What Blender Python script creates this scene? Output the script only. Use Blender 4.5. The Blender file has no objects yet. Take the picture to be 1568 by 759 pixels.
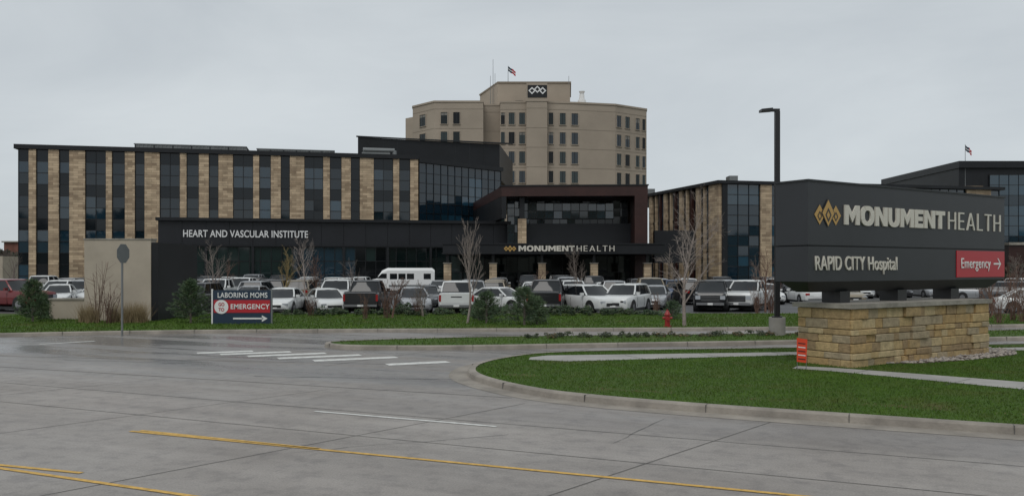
import bpy, math, random
import numpy as np
from mathutils import Vector, Matrix, noise as mnoise
R=random.Random(7)
scene=bpy.context.scene
COL=scene.collection
F=1300.0; CH=2.6
def bx(u,y): return (u-784)/F*y            # lateral position for a surveyed bearing at depth y
def hz(v,y): return CH+(410-v)/F*y         # height
# ------------------------------------------------------------------ materials
def new_mat(name):
    m=bpy.data.materials.new(name); m.use_nodes=True
    nt=m.node_tree; b=nt.nodes['Principled BSDF']; return m,nt,b
def N(nt,t,**k):
    n=nt.nodes.new(t)
    for a,v in k.items(): setattr(n,a,v)
    return n
def pbr(name,col,rough=.6,metal=0,nscale=0,namt=.2,bump=0,bscale=None,spec=.5,coat=0,stretch=None):
    m,nt,b=new_mat(name)
    b.inputs['Base Color'].default_value=(*col,1); b.inputs['Roughness'].default_value=rough
    b.inputs['Metallic'].default_value=metal; b.inputs['Specular IOR Level'].default_value=spec
    b.inputs['Coat Weight'].default_value=coat
    if nscale or bump:
        tc=N(nt,'ShaderNodeTexCoord'); vec=tc.outputs['Object']
        if stretch:
            mp=N(nt,'ShaderNodeMapping'); mp.inputs['Scale'].default_value=stretch
            nt.links.new(vec,mp.inputs[0]); vec=mp.outputs[0]
    if nscale:
        n=N(nt,'ShaderNodeTexNoise'); n.inputs['Scale'].default_value=nscale; n.inputs['Detail'].default_value=6
        n.inputs['Roughness'].default_value=.65
        nt.links.new(vec,n.inputs['Vector'])
        r=N(nt,'ShaderNodeValToRGB'); r.color_ramp.elements[0].position=.3; r.color_ramp.elements[1].position=.7
        r.color_ramp.elements[0].color=(*[c*(1-namt) for c in col],1)
        r.color_ramp.elements[1].color=(*[min(1,c*(1+namt)) for c in col],1)
        nt.links.new(n.outputs[0],r.inputs[0]); nt.links.new(r.outputs[0],b.inputs['Base Color'])
    if bump:
        n2=N(nt,'ShaderNodeTexNoise'); n2.inputs['Scale'].default_value=bscale or nscale*4; n2.inputs['Detail'].default_value=5
        nt.links.new(vec,n2.inputs['Vector'])
        bp=N(nt,'ShaderNodeBump'); bp.inputs['Strength'].default_value=bump; bp.inputs['Distance'].default_value=.05
        nt.links.new(n2.outputs[0],bp.inputs['Height']); nt.links.new(bp.outputs[0],b.inputs['Normal'])
    return m
def masonry(name,ang,c1,c2,mort,bw,bh,scale=1):
    m,nt,b=new_mat(name); tc=N(nt,'ShaderNodeTexCoord')
    mp=N(nt,'ShaderNodeMapping'); mp.inputs['Rotation'].default_value=(0,0,-ang)
    nt.links.new(tc.outputs['Object'],mp.inputs[0])
    sp=N(nt,'ShaderNodeSeparateXYZ'); nt.links.new(mp.outputs[0],sp.inputs[0])
    ad=N(nt,'ShaderNodeMath',operation='ADD'); nt.links.new(sp.outputs[0],ad.inputs[0]); nt.links.new(sp.outputs[1],ad.inputs[1])
    cb=N(nt,'ShaderNodeCombineXYZ'); nt.links.new(ad.outputs[0],cb.inputs[0]); nt.links.new(sp.outputs[2],cb.inputs[1])
    br=N(nt,'ShaderNodeTexBrick'); nt.links.new(cb.outputs[0],br.inputs['Vector'])
    br.inputs['Color1'].default_value=(*c1,1); br.inputs['Color2'].default_value=(*c2,1); br.inputs['Mortar'].default_value=(*mort,1)
    br.inputs['Scale'].default_value=1; br.inputs['Mortar Size'].default_value=.012; br.inputs['Brick Width'].default_value=bw; br.inputs['Row Height'].default_value=bh
    br.inputs['Bias'].default_value=-.2
    n=N(nt,'ShaderNodeTexNoise'); n.inputs['Scale'].default_value=.9; n.inputs['Detail'].default_value=8; nt.links.new(tc.outputs['Object'],n.inputs['Vector'])
    mx=N(nt,'ShaderNodeMix',data_type='RGBA',blend_type='MULTIPLY'); mx.inputs[0].default_value=.7
    rp=N(nt,'ShaderNodeValToRGB'); rp.color_ramp.elements[0].position=.3; rp.color_ramp.elements[0].color=(.55,.55,.55,1)
    rp.color_ramp.elements[1].position=.6; rp.color_ramp.elements[1].color=(1,1,1,1)
    nt.links.new(n.outputs[0],rp.inputs[0]); nt.links.new(br.outputs[0],mx.inputs[6]); nt.links.new(rp.outputs[0],mx.inputs[7])
    nt.links.new(mx.outputs[2],b.inputs['Base Color']); b.inputs['Roughness'].default_value=.85
    return m
ANG=math.atan2(10.4,48.3); ANGR=math.radians(13)
M={}
M['black']=pbr('black_panel',(.009,.010,.012),.45,nscale=.4,namt=.3,spec=.35)
M['panel']=pbr('charcoal_panel',(.011,.012,.015),.42,nscale=.3,namt=.25,spec=.4)
M['mull']=pbr('mullion',(.008,.009,.011),.35,spec=.4)
M['maroon']=pbr('maroon_panel',(.036,.013,.010),.4,nscale=.5,namt=.3,spec=.4)
GL=[pbr('glass_a',(.004,.012,.019),.04,spec=.75),pbr('glass_b',(.007,.026,.043),.03,spec=.95),
    pbr('glass_c',(.014,.045,.072),.05,spec=1.0),pbr('glass_d',(.003,.006,.009),.06,spec=.45)]
GLT=[pbr('glass_teal_a',(.009,.035,.056),.04,spec=1.0),pbr('glass_teal_b',(.014,.052,.084),.04,spec=1.0),pbr('glass_teal_c',(.005,.018,.030),.04,spec=.8)]
GD=[pbr('glass_dark_a',(.004,.009,.009),.05,spec=.4),pbr('glass_dark_b',(.010,.022,.021),.05,spec=.6),pbr('glass_dark_c',(.003,.004,.005),.08,spec=.3)]
M['stone']=masonry('sandstone_veneer',ANG,(.56,.43,.285),(.25,.175,.11),(.14,.11,.08),1.15,.30)
M['stoneR']=masonry('sandstone_veneer_r',ANGR,(.50,.385,.255),(.24,.17,.11),(.14,.11,.08),1.15,.30)
M['tower']=pbr('precast_concrete',(.34,.285,.225),.8,nscale=.12,namt=.12,bump=.05,bscale=3)
M['towerband']=pbr('precast_joint',(.25,.21,.165),.85)
M['beige']=pbr('beige_stucco',(.38,.33,.265),.85,nscale=.8,namt=.1,bump=.1,bscale=30)
M['grey']=pbr('galvanised_screen',(.17,.18,.18),.5,metal=.3,nscale=.6,namt=.2)
M['white']=pbr('white_paint',(.72,.72,.71),.4)
M['letter']=pbr('letter_white',(.58,.55,.48),.4)
M['gold']=pbr('letter_gold',(.46,.28,.08),.4)
M['signred']=pbr('sign_red',(.42,.018,.028),.35)
M['signgrey']=pbr('sign_cabinet_paint',(.024,.026,.030),.45,nscale=.8,namt=.12)
M['signdark']=pbr('sign_tray_paint',(.014,.016,.018),.5)
M['navy']=pbr('banner_navy',(.010,.028,.055),.5)
M['conc']=pbr('cast_concrete',(.25,.235,.215),.85,nscale=1.5,namt=.25,bump=.2,bscale=25)
M['kerb']=pbr('kerb_concrete',(.255,.228,.195),.8,nscale=1.1,namt=.35,bump=.25,bscale=20)
M['walk']=pbr('sidewalk_concrete',(.32,.31,.29),.75,nscale=.9,namt=.2,bump=.15,bscale=30)
M['cap']=pbr('cap_stone',(.27,.25,.215),.8,nscale=2,namt=.3,bump=.3,bscale=20)
M['joint']=pbr('joint_sealant',(.11,.104,.097),.8,nscale=1.5,namt=.4)
M['yellow']=pbr('yellow_paint',(.54,.33,.075),.7,nscale=9,namt=.35)
M['whitep']=pbr('white_road_paint',(.58,.58,.55),.65,nscale=6,namt=.3)
M['bark']=pbr('bark_grey',(.17,.14,.12),.9,nscale=6,namt=.3)
M['barkp']=pbr('bark_pale',(.25,.21,.185),.9,nscale=6,namt=.3)
M['twig']=pbr('twig_brown',(.13,.075,.055),.9)
M['twigt']=pbr('twig_tan',(.28,.21,.09),.9)
M['pine1']=pbr('needle_dark',(.024,.048,.021),.7); M['pine2']=pbr('needle_mid',(.045,.082,.031),.7); M['pine3']=pbr('needle_light',(.07,.105,.04),.7)
M['leaf1']=pbr('leaf_dark',(.024,.038,.018),.7); M['leaf2']=pbr('leaf_olive',(.06,.075,.03),.7)
M['dry1']=pbr('dry_grass',(.26,.20,.11),.9); M['dry2']=pbr('dry_stem',(.16,.115,.06),.9)
M['tyre']=pbr('tyre',(.012,.012,.012),.8); M['rim']=pbr('rim',(.30,.30,.31),.35,metal=.8)
M['carglass']=pbr('car_glass',(.008,.010,.012),.05,spec=.6)
M['lamp']=pbr('headlamp',(.40,.42,.45),.15); M['tail']=pbr('tail_lamp',(.30,.012,.012),.2); M['trim']=pbr('car_trim',(.015,.015,.016),.5)
M['metal']=pbr('galv_metal',(.20,.21,.21),.45,metal=.5); M['poleblk']=pbr('pole_black',(.012,.012,.013),.4)
M['hyd']=pbr('hydrant_red',(.28,.02,.018),.4); M['brick']=pbr('red_brick',(.16,.07,.05),.9,nscale=1,namt=.3)
M['orange']=pbr('orange_sign',(.66,.06,.02),.5); M['mound']=pbr('mulch',(.07,.05,.035),.95,nscale=8,namt=.5,bump=.4,bscale=30)
def road_mat():
    m,nt,b=new_mat('road_concrete'); L=nt.links.new
    tc=N(nt,'ShaderNodeTexCoord'); mp=N(nt,'ShaderNodeMapping'); mp.inputs['Rotation'].default_value=(0,0,math.radians(24))
    L(tc.outputs['Object'],mp.inputs[0])
    st=N(nt,'ShaderNodeMapping'); st.inputs['Scale'].default_value=(.10,1,1); L(mp.outputs[0],st.inputs[0])
    def noi(vec,s,d=6,r=.6):
        n=N(nt,'ShaderNodeTexNoise'); n.inputs['Scale'].default_value=s; n.inputs['Detail'].default_value=d; n.inputs['Roughness'].default_value=r; L(vec,n.inputs['Vector']); return n.outputs[0]
    def ramp(x,a,ca,bb,cb_):
        r=N(nt,'ShaderNodeValToRGB'); e=r.color_ramp.elements; e[0].position=a; e[0].color=(*ca,1); e[1].position=bb; e[1].color=(*cb_,1); L(x,r.inputs[0]); return r.outputs[0]
    def mul(a,c,f=1):
        x=N(nt,'ShaderNodeMix',data_type='RGBA',blend_type='MULTIPLY'); x.inputs[0].default_value=f; L(a,x.inputs[6]); L(c,x.inputs[7]); return x.outputs[2]
    big=noi(mp.outputs[0],.22,5)
    base=ramp(big,.35,(.345,.312,.282),.65,(.425,.394,.364))
    streak=ramp(noi(st.outputs[0],1.1,5),.3,(.74,.74,.74),.65,(1,1,1))
    fine=ramp(noi(mp.outputs[0],38,4,.8),.3,(.60,.60,.60),.7,(1,1,1))
    spot=ramp(noi(mp.outputs[0],2.6,6,.7),.32,(.62,.62,.64),.52,(1,1,1))
    c=mul(mul(mul(base,streak),fine),spot,.7)
    vo=N(nt,'ShaderNodeTexBrick'); vo.inputs['Scale'].default_value=1; vo.inputs['Brick Width'].default_value=4.6; vo.inputs['Row Height'].default_value=3.3; vo.inputs['Mortar Size'].default_value=0; vo.offset=.3
    vo.inputs['Color1'].default_value=(1,1,1,1); vo.inputs['Color2'].default_value=(.82,.82,.83,1); L(mp.outputs[0],vo.inputs['Vector'])
    c=mul(c,vo.outputs[0],.8)
    sp=N(nt,'ShaderNodeSeparateXYZ'); L(mp.outputs[0],sp.inputs[0])
    mr=N(nt,'ShaderNodeMapRange'); mr.inputs[1].default_value=12.5; mr.inputs[2].default_value=18; L(sp.outputs[1],mr.inputs[0])
    wn=noi(st.outputs[0],.55,6,.65)
    wr=N(nt,'ShaderNodeMapRange'); wr.inputs[1].default_value=.40; wr.inputs[2].default_value=.56; L(wn,wr.inputs[0])
    w2=N(nt,'ShaderNodeMath',operation='MULTIPLY'); L(mr.outputs[0],w2.inputs[0]); L(wr.outputs[0],w2.inputs[1])
    dk=N(nt,'ShaderNodeMix',data_type='RGBA',blend_type='MULTIPLY'); L(w2.outputs[0],dk.inputs[0]); L(c,dk.inputs[6]); dk.inputs[7].default_value=(.66,.69,.73,1)
    L(dk.outputs[2],b.inputs['Base Color'])
    rr=N(nt,'ShaderNodeMapRange'); rr.inputs[3].default_value=.65; rr.inputs[4].default_value=.20; L(w2.outputs[0],rr.inputs[0]); L(rr.outputs[0],b.inputs['Roughness'])
    bp=N(nt,'ShaderNodeBump'); bp.inputs['Strength'].default_value=.18; bp.inputs['Distance'].default_value=.01; L(noi(mp.outputs[0],30,4),bp.inputs['Height']); L(bp.outputs[0],b.inputs['Normal'])
    return m
M['road']=road_mat()
M['asph']=pbr('asphalt',(.06,.06,.062),.55,nscale=.3,namt=.3,bump=.1,bscale=20)
def grass_mat(name,mult=1):
    m,nt,b=new_mat(name); L=nt.links.new; tc=N(nt,'ShaderNodeTexCoord')
    n=N(nt,'ShaderNodeTexNoise'); n.inputs['Scale'].default_value=.55; n.inputs['Detail'].default_value=9; n.inputs['Roughness'].default_value=.72; L(tc.outputs['Object'],n.inputs['Vector'])
    r=N(nt,'ShaderNodeValToRGB'); e=r.color_ramp.elements
    e[0].position=.28; e[0].color=(.14*mult,.125*mult,.05*mult,1); e[1].position=.75; e[1].color=(.115*mult,.19*mult,.026*mult,1)
    x=e.new(.38); x.color=(.090*mult,.128*mult,.026*mult,1); x=e.new(.52); x.color=(.068*mult,.132*mult,.018*mult,1)
    L(n.outputs[0],r.inputs[0])
    n2=N(nt,'ShaderNodeTexNoise'); n2.inputs['Scale'].default_value=14; n2.inputs['Detail'].default_value=5; L(tc.outputs['Object'],n2.inputs['Vector'])
    r2=N(nt,'ShaderNodeValToRGB'); r2.color_ramp.elements[0].position=.3; r2.color_ramp.elements[0].color=(.6,.6,.6,1); r2.color_ramp.elements[1].position=.7; r2.color_ramp.elements[1].color=(1,1,1,1); L(n2.outputs[0],r2.inputs[0])
    mx=N(nt,'ShaderNodeMix',data_type='RGBA',blend_type='MULTIPLY'); mx.inputs[0].default_value=1; L(r.outputs[0],mx.inputs[6]); L(r2.outputs[0],mx.inputs[7])
    L(mx.outputs[2],b.inputs['Base Color']); b.inputs['Roughness'].default_value=.8; b.inputs['Specular IOR Level'].default_value=.15
    return m
M['grass']=grass_mat('lawn_grass',.85); M['blade']=grass_mat('grass_blades',1.1)
BL=[pbr('block_%d'%i,c,.85,nscale=7,namt=.28,bump=.5,bscale=22) for i,c in enumerate([(.42,.305,.15),(.35,.25,.125),(.45,.35,.195),(.29,.205,.11),(.39,.265,.12),(.33,.265,.17)])]
# ------------------------------------------------------------------ mesh builder
class MB:
    def __init__(s): s.v=[]; s.f=[]; s.m=[]; s.mats=[]
    def mi(s,m):
        if isinstance(m,str): m=M[m]
        if m not in s.mats: s.mats.append(m)
        return s.mats.index(m)
    def face(s,pts,mat):
        i=len(s.v); s.v+= [tuple(p) for p in pts]; s.f.append(tuple(range(i,i+len(pts)))); s.m.append(s.mi(mat))
    def hexa(s,b,t,mat):
        i=len(s.v); s.v+=[tuple(p) for p in b]+[tuple(p) for p in t]; k=s.mi(mat); n=len(b)
        s.f.append(tuple(i+j for j in reversed(range(n)))); s.f.append(tuple(i+n+j for j in range(n)))
        for j in range(n):
            q=(j+1)%n; s.f.append((i+j,i+q,i+n+q,i+n+j))
        s.m+=[k]*(n+2)
    def box(s,o,d,s0,s1,t0,t1,z0,z1,mat):
        n=(-d[1],d[0])
        P=lambda a,b_: (o[0]+d[0]*a+n[0]*b_, o[1]+d[1]*a+n[1]*b_)
        c=[P(s0,t0),P(s1,t0),P(s1,t1),P(s0,t1)]
        s.hexa([(x,y,z0) for x,y in c],[(x,y,z1) for x,y in c],mat)
    def abox(s,x0,x1,y0,y1,z0,z1,mat): s.box((0,0),(1,0),x0,x1,y0,y1,z0,z1,mat)
    def prism(s,poly,z0,z1,mat): s.hexa([(x,y,z0) for x,y in poly],[(x,y,z1) for x,y in poly],mat)
    def tube(s,p0,p1,r0,r1,n,mat,caps=True):
        p0=Vector(p0);p1=Vector(p1);d=(p1-p0).normalized(); a=d.orthogonal().normalized(); b=d.cross(a)
        i=len(s.v); k=s.mi(mat)
        for p,r in ((p0,r0),(p1,r1)):
            for j in range(n):
                q=2*math.pi*j/n; s.v.append(tuple(p+a*math.cos(q)*r+b*math.sin(q)*r))
        for j in range(n):
            q=(j+1)%n; s.f.append((i+j,i+q,i+n+q,i+n+j)); s.m.append(k)
        if caps:
            s.f.append(tuple(i+j for j in reversed(range(n)))); s.f.append(tuple(i+n+j for j in range(n))); s.m+=[k,k]
    def loft(s,rings,mat,caps=True):
        n=len(rings[0]); i=len(s.v); k=s.mi(mat)
        for r in rings: s.v+=[tuple(p) for p in r]
        for a in range(len(rings)-1):
            for j in range(n):
                q=(j+1)%n; s.f.append((i+a*n+j,i+a*n+q,i+(a+1)*n+q,i+(a+1)*n+j)); s.m.append(k)
        if caps:
            s.f.append(tuple(i+j for j in reversed(range(n)))); e=i+(len(rings)-1)*n; s.f.append(tuple(e+j for j in range(n))); s.m+=[k,k]
    def mesh(s,name,smooth=None):
        me=bpy.data.meshes.new(name); me.from_pydata(s.v,[],s.f)
        for m in s.mats: me.materials.append(m)
        me.polygons.foreach_set('material_index',s.m)
        if smooth:
            me.polygons.foreach_set('use_smooth',[True]*len(me.polygons)); me.set_sharp_from_angle(angle=math.radians(smooth))
        me.update(); return me
    def obj(s,name,parent=None,smooth=None,loc=(0,0,0),rot=0):
        o=bpy.data.objects.new(name,s.mesh(name,smooth)); COL.objects.link(o); o.location=loc; o.rotation_euler[2]=rot
        if parent: o.parent=parent
        return o
def empty(name,loc=(0,0,0)):
    o=bpy.data.objects.new(name,None); COL.objects.link(o); o.location=loc; o.empty_display_size=.3; return o
def text(name,body,mat,parent,p,ang,width,cap,bold=0,ext=.02,align='LEFT',sp=1.0):
    c=bpy.data.curves.new(name,'FONT'); c.body=body; c.size=1; c.offset=bold; c.extrude=ext; c.align_x=align; c.space_character=sp
    o=bpy.data.objects.new(name,c); COL.objects.link(o); c.materials.append(M[mat])
    bpy.context.view_layer.update()
    w=o.dimensions[0]; sx=width/w; sy=cap/.72
    o.scale=(sx,sy,1); o.rotation_euler=(math.pi/2,0,ang); o.location=p
    if parent: o.parent=parent
    return o
def glyph(ch,w,t):
    tb_=t*.88; Q=[]
    bar=lambda x0,x1,z0,z1: Q.append([(x0,z0),(x1,z0),(x1,z1),(x0,z1)])
    def arc(cx_,cz,rx,rz,a0,a1,n):
        for i in range(n):
            p=a0+(a1-a0)*i/n; q=a0+(a1-a0)*(i+1)/n
            f=lambda a,k:(cx_+(rx-k*t)*math.copysign(abs(math.cos(a))**.82,math.cos(a)),cz+(rz-k*tb_)*math.copysign(abs(math.sin(a))**.82,math.sin(a)))
            Q.append([f(p,0),f(q,0),f(q,1),f(p,1)])
    if ch=='M': bar(0,t,0,1); bar(w-t,w,0,1); Q.append([(t*.1,1),(w/2,.12),(w/2,.12+1.35*t+.1),(t*1.0,1)]); Q.append([(w-t*.1,1),(w-t,1),(w/2,.12+1.35*t+.1),(w/2,.12)])
    elif ch=='O': arc(w/2,.5,w/2,.52,0,2*math.pi,28)
    elif ch=='N': bar(0,t,0,1); bar(w-t,w,0,1); Q.append([(t*.1,1),(w-t*1.1,0),(w-t*.1,0),(t*1.1,1)])
    elif ch=='U': bar(0,t,.4,1); bar(w-t,w,.4,1); arc(w/2,.4,w/2,.42,math.pi,2*math.pi,14)
    elif ch=='E': bar(0,t,0,1); bar(t,w,0,tb_); bar(t,w*.92,.5-tb_/2,.5+tb_/2); bar(t,w,1-tb_,1)
    elif ch=='T': bar(w/2-t/2,w/2+t/2,0,1-tb_); bar(0,w,1-tb_,1)
    elif ch=='H': bar(0,t,0,1); bar(w-t,w,0,1); bar(t,w-t,.5-tb_/2,.5+tb_/2)
    elif ch=='L': bar(0,t,0,1); bar(t,w,0,tb_)
    elif ch=='A': Q.append([(0,0),(t*1.1,0),(w/2+t*.5,1),(w/2-t*.5,1)]); Q.append([(w-t*1.1,0),(w,0),(w/2+t*.5,1),(w/2-t*.5,1)]); bar(w*.22,w*.78,.25,.25+tb_)
    return Q
def channel(name,word,widths,t,gap,parent,P,s0,width,z0,cap,mat,depth=.03):
    tot=sum(widths)+gap*(len(word)-1); k=width/tot; mb=MB(); x=0; j=0
    for ch,w in zip(word,widths):
        for q in glyph(ch,w,t):
            j+=1; e=-.0007*(j%7)
            mb.hexa([P(s0+(x+a)*k,0,z0+b_*cap) for a,b_ in q],[P(s0+(x+a)*k,-depth+e,z0+b_*cap) for a,b_ in q],mat)
        x+=w+gap
    return mb.obj(name,parent)
WM=[1.08,1.0,.93,.88,1.08,.70,.93,.80]; WH=[.66,.50,.74,.48,.62,.66]
def curtain(mb,o,d,s0,s1,t,z0,z1,cols,rows,glass,mw=.07,pr=.08,wts=None,blk=4):
    # glass tint is chosen per storey-high block, plus an occasional odd pane; the colour stands in for varied reflections
    n=(-d[1],d[0]); ds=(s1-s0)/cols; dz=(z1-z0)/rows; pick={}
    P=lambda a,b_,z:(o[0]+d[0]*a+n[0]*b_, o[1]+d[1]*a+n[1]*b_,z)
    for i in range(cols):
        for j in range(rows):
            key=(i//3,(j+1)//blk)
            if key not in pick: pick[key]=R.choices(glass,wts)[0] if wts else R.choice(glass)
            g=pick[key]
            if (j+1)%blk==0 and rows>6: g=glass[-1]
            elif R.random()<.14: g=R.choices(glass,wts)[0] if wts else R.choice(glass)
            a0=s0+i*ds;a1=a0+ds;b0=z0+j*dz;b1=b0+dz; e=[R.uniform(-.016,.016) for _ in range(3)]; e.append(e[0]+e[2]-e[1])
            mb.face([P(a0,t+e[0],b0),P(a1,t+e[1],b0),P(a1,t+e[2],b1),P(a0,t+e[3],b1)],g)
    for i in range(cols+1): 
        a=s0+i*ds; a=min(max(a,s0+mw/2),s1-mw/2); mb.box(o,d,a-mw/2,a+mw/2,t-pr,t+.02,z0,z1,'mull')
    for j in range(rows+1):
        b=z0+j*dz; mb.box(o,d,s0,s1,t-pr*.6,t+.018,b-mw/2,b+mw/2,'mull')
# ------------------------------------------------------------------ ground and roads
def chaikin(p,n=2):
    for _ in range(n):
        q=[]
        for i in range(len(p)):
            a=p[i];b=p[(i+1)%len(p)]
            q.append((a[0]*.75+b[0]*.25,a[1]*.75+b[1]*.25)); q.append((a[0]*.25+b[0]*.75,a[1]*.25+b[1]*.75))
        p=q
    return p
def area(p): return .5*sum(p[i][0]*p[(i+1)%len(p)][1]-p[(i+1)%len(p)][0]*p[i][1] for i in range(len(p)))
def inset(p,w):
    out=[]; n=len(p)
    for i in range(n):
        a=Vector(p[i-1]);b=Vector(p[i]);c=Vector(p[(i+1)%n])
        d=(b-a).normalized()+(c-b).normalized(); d.normalize(); out.append((b.x-d.y*w,b.y+d.x*w))
    return out
def sheet(name,poly,z,mat,parent=None):
    mb=MB(); mb.face([(x,y,z) for x,y in poly],mat); return mb.obj(name,parent)
def island(poly,h=.14,kw=.2,grass='grass',gutter=False,gname='grass_lawn',sm=2):
    if area(poly)<0: poly=poly[::-1]
    p=chaikin(poly,sm); a=inset(p,.02); a2=inset(p,.05); b=inset(p,kw); c=inset(p,-.45)
    mb=MB(); n=len(p)
    for i in range(n):
        q=(i+1)%n
        mb.face([(*p[i],0),(*p[q],0),(*a[q],h-.03),(*a[i],h-.03)],'kerb')
        mb.face([(*a[i],h-.03),(*a[q],h-.03),(*a2[q],h),(*a2[i],h)],'kerb')
        mb.face([(*a2[i],h),(*a2[q],h),(*b[q],h),(*b[i],h)],'kerb')
        if gutter: mb.face([(*c[i],.005),(*c[q],.005),(*p[q],.007),(*p[i],.007)],'kerb')
    acc=0
    for i in range(n):
        q=(i+1)%n; L=math.dist(p[i],p[q]); 
        d=((p[q][0]-p[i][0])/L,(p[q][1]-p[i][1])/L); k=2.4-acc
        while k<L:
            o=(p[i][0]+d[0]*k,p[i][1]+d[1]*k)
            mb.box(o,d,-.006,.006,-.004,kw-.01,0.0,h+.003,'joint'); k+=2.4
        acc=(acc+L)%2.4
    k=mb.obj('kerb')
    g=sheet(gname,b,h-.015,grass); return b
sheet('ground',[(-1500,-800),(1500,-800),(1500,2500),(-1500,2500)],-.03,pbr('ground_soil_grass',(.07,.08,.035),.95,nscale=.05,namt=.3))
road=sheet('road',[(-160,-60),(160,-60),(160,60),(60,46),(-20,46),(-160,88)],0,'road')
sheet('parking_lot',[(-90,46.4),(110,46.4),(110,106),(-90,100)],.004-.02,'asph')
front=[(-1.14,20.86),(-.95,19.7),(-.41,18.5),(.5,17.15),(1.5,16.35),(3.2,15.35),(7.9,13.2),(20,7.8),(60,-10),(60,35.4),(30,30.1),(9,26.5),(3,25.6),(.9,25.0),(-.1,23.9),(-.95,22.3)]
gi=island(front,gutter=True)
gmd=island([(-6.3,27.9),(-5.2,26.9),(-1.7,26.85),(2.5,27.7),(9.8,28.9),(30,32.5),(60,38),(60,41.6),(30,36),(11,32.2),(.6,31.0),(-3.4,29.9),(-6.1,28.8)],gutter=False)
gf=island([(-60,43.7),(-30,30.4),(-25,29.8),(-20,31.8),(-15,33.3),(-10,34.0),(0,34.6),(11,35.2),(30,38.4),(60,44),(60,46.2),(-60,46.2)],gutter=False)
zz=.132
walk1=[(.45,22.9),(1.5,22.5),(8.1,24.15),(30,28.2),(30,29.2),(8.5,25.0),(1.0,24.0),(.5,23.5)]
walk2=[(6.9,20.9),(7.6,20.4),(8.9,19.0),(10.4,17.3),(13.6,14.9),(30,7.4),(30,9.0),(14.1,16.3),(11.2,18.3),(9.5,19.8),(8.0,21.0),(7.2,21.4)]
W=MB()
W.face([(x,y,zz) for x,y in walk1],'walk')
W.face([(x,y,zz+.001) for x,y in walk2],'walk')
for x,y,dx,dy in [(8.3,20.2,.5,.5),(9.65,18.4,.55,.5),(10.8,17.8,.55,.62),(12.2,16.6,.4,.7),(3.4,23.5,-.2,.5),(5.6,24.0,-.2,.5),(7.8,24.5,-.2,.4)]:
    W.tube((x-dx,y-dy,zz+.001),(x+dx,y+dy,zz+.001),.007,.007,4,'joint')
W.obj('sidewalk')
TH=math.radians(24); D=(math.cos(TH),-math.sin(TH)); NN=(math.sin(TH),math.cos(TH))
def rp(s,t): return (D[0]*s+NN[0]*t, D[1]*s+NN[1]*t)
mk=MB()
def stripe(mb,p,q,w,z,mat):
    p=Vector(p);q=Vector(q);d=(q-p).normalized();n=Vector((-d.y,d.x))*w/2
    mb.face([(*(p-n),z),(*(q-n),z),(*(q+n),z),(*(p+n),z)],mat)
def G(u,v): y=F*CH/(v-410); return (bx(u,y),y)
stripe(mk,G(200,660),G(1245,761),.085,.008,'yellow'); 
a=Vector(G(1245,761)); b=Vector(G(200,660)); e=(a-b).normalized(); stripe(mk,a,a+e*30,.085,.008,'yellow')
stripe(mk,G(215,659),G(490,687),.08,.008,'yellow')
stripe(mk,(-22,16.3),G(125,724),.08,.008,'yellow'); stripe(mk,G(-60,708),G(312,762),.08,.008,'yellow')
stripe(mk,G(482,629.5),G(760,653),.09,.008,'whitep')
for u,v,du in [(345,539,1.5),(392,540.5,1.9),(440,543,2.1),(490,546,2.2),(545,549.5,2.2),(640,556,1.6)]:
    x,y=G(u,v); stripe(mk,(x-.5*du,y-.22*du),(x+.5*du,y+.22*du),.46,.008,'whitep')
stripe(mk,G(60,527),G(145,522),.2,.008,'whitep')
mk.obj('road_marking',road)
jt=MB()
for t in (2.8,6.2,11.05,12.9): 
    s=-60
    while s<60:
        stripe(jt,rp(s,t),rp(s+5,t),.018,.004,'joint'); s+=5
s=-58.
while s<60:
    stripe(jt,rp(s,-4),rp(s+5.6,15.0),.016,.0045,'joint'); s+=4.6
for k in range(9):
    stripe(jt,(-26+k*4.2,28-k*1.1),(-20+k*4.2,33.5-k*.2),.02,.0045,'joint')
stripe(jt,(-34,30.5),(0.0,17.0),.03,.004,'joint'); stripe(jt,(-26,27),(-2.5,22.8),.03,.004,'joint'); stripe(jt,(-20,29.5),(-6.5,29.2),.02,.004,'joint')
M['tar']=pbr('crack_tar',(.04,.04,.042),.5)
def crack(p,step,n,jit,wlo,whi):
    p=Vector(p)
    for i in range(n):
        q=p+Vector((step[0]+R.uniform(-jit,jit),step[1]+R.uniform(-jit,jit))); stripe(jt,p,q,R.uniform(wlo,whi),.0055,'tar'); p=q
crack((-6.2,20.4),(.26,-.02),26,.06,.012,.045); crack((-13,24.2),(.3,-.06),18,.07,.01,.03); crack((-3.2,11.9),(.22,.10),14,.05,.006,.014); crack((1.5,12.6),(.12,.22),9,.05,.006,.014)
jt.obj('pavement_joint',road)
# ------------------------------------------------------------------ grass blades
def inpoly(x,y,poly):
    r=np.zeros(len(x),bool); n=len(poly)
    for i in range(n):
        x0,y0=poly[i-1];x1,y1=poly[i]
        c=((y0>y)!=(y1>y)); 
        with np.errstate(divide='ignore',invalid='ignore'): xi=(x1-x0)*(y-y0)/(y1-y0)+x0
        r^=c&(x<xi)
    return r
rng=np.random.default_rng(3)
def blades(name,x,y,z,h,w,mat):
    n=len(x); a=rng.uniform(0,6.283,n); hh=h*rng.uniform(.5,1.3,n); lx=rng.normal(0,.45,n)*hh; ly=rng.normal(0,.45,n)*hh
    v=np.zeros((n,3,3)); cx=np.cos(a)*w;cy=np.sin(a)*w
    v[:,0]=np.stack([x-cx,y-cy,np.full(n,z)],1); v[:,1]=np.stack([x+cx,y+cy,np.full(n,z)],1); v[:,2]=np.stack([x+lx,y+ly,z+hh],1)
    me=bpy.data.meshes.new(name); me.from_pydata(v.reshape(-1,3).tolist(),[],np.arange(n*3).reshape(-1,3).tolist()); me.materials.append(M[mat])
    o=bpy.data.objects.new(name,me); COL.objects.link(o); return o
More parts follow.
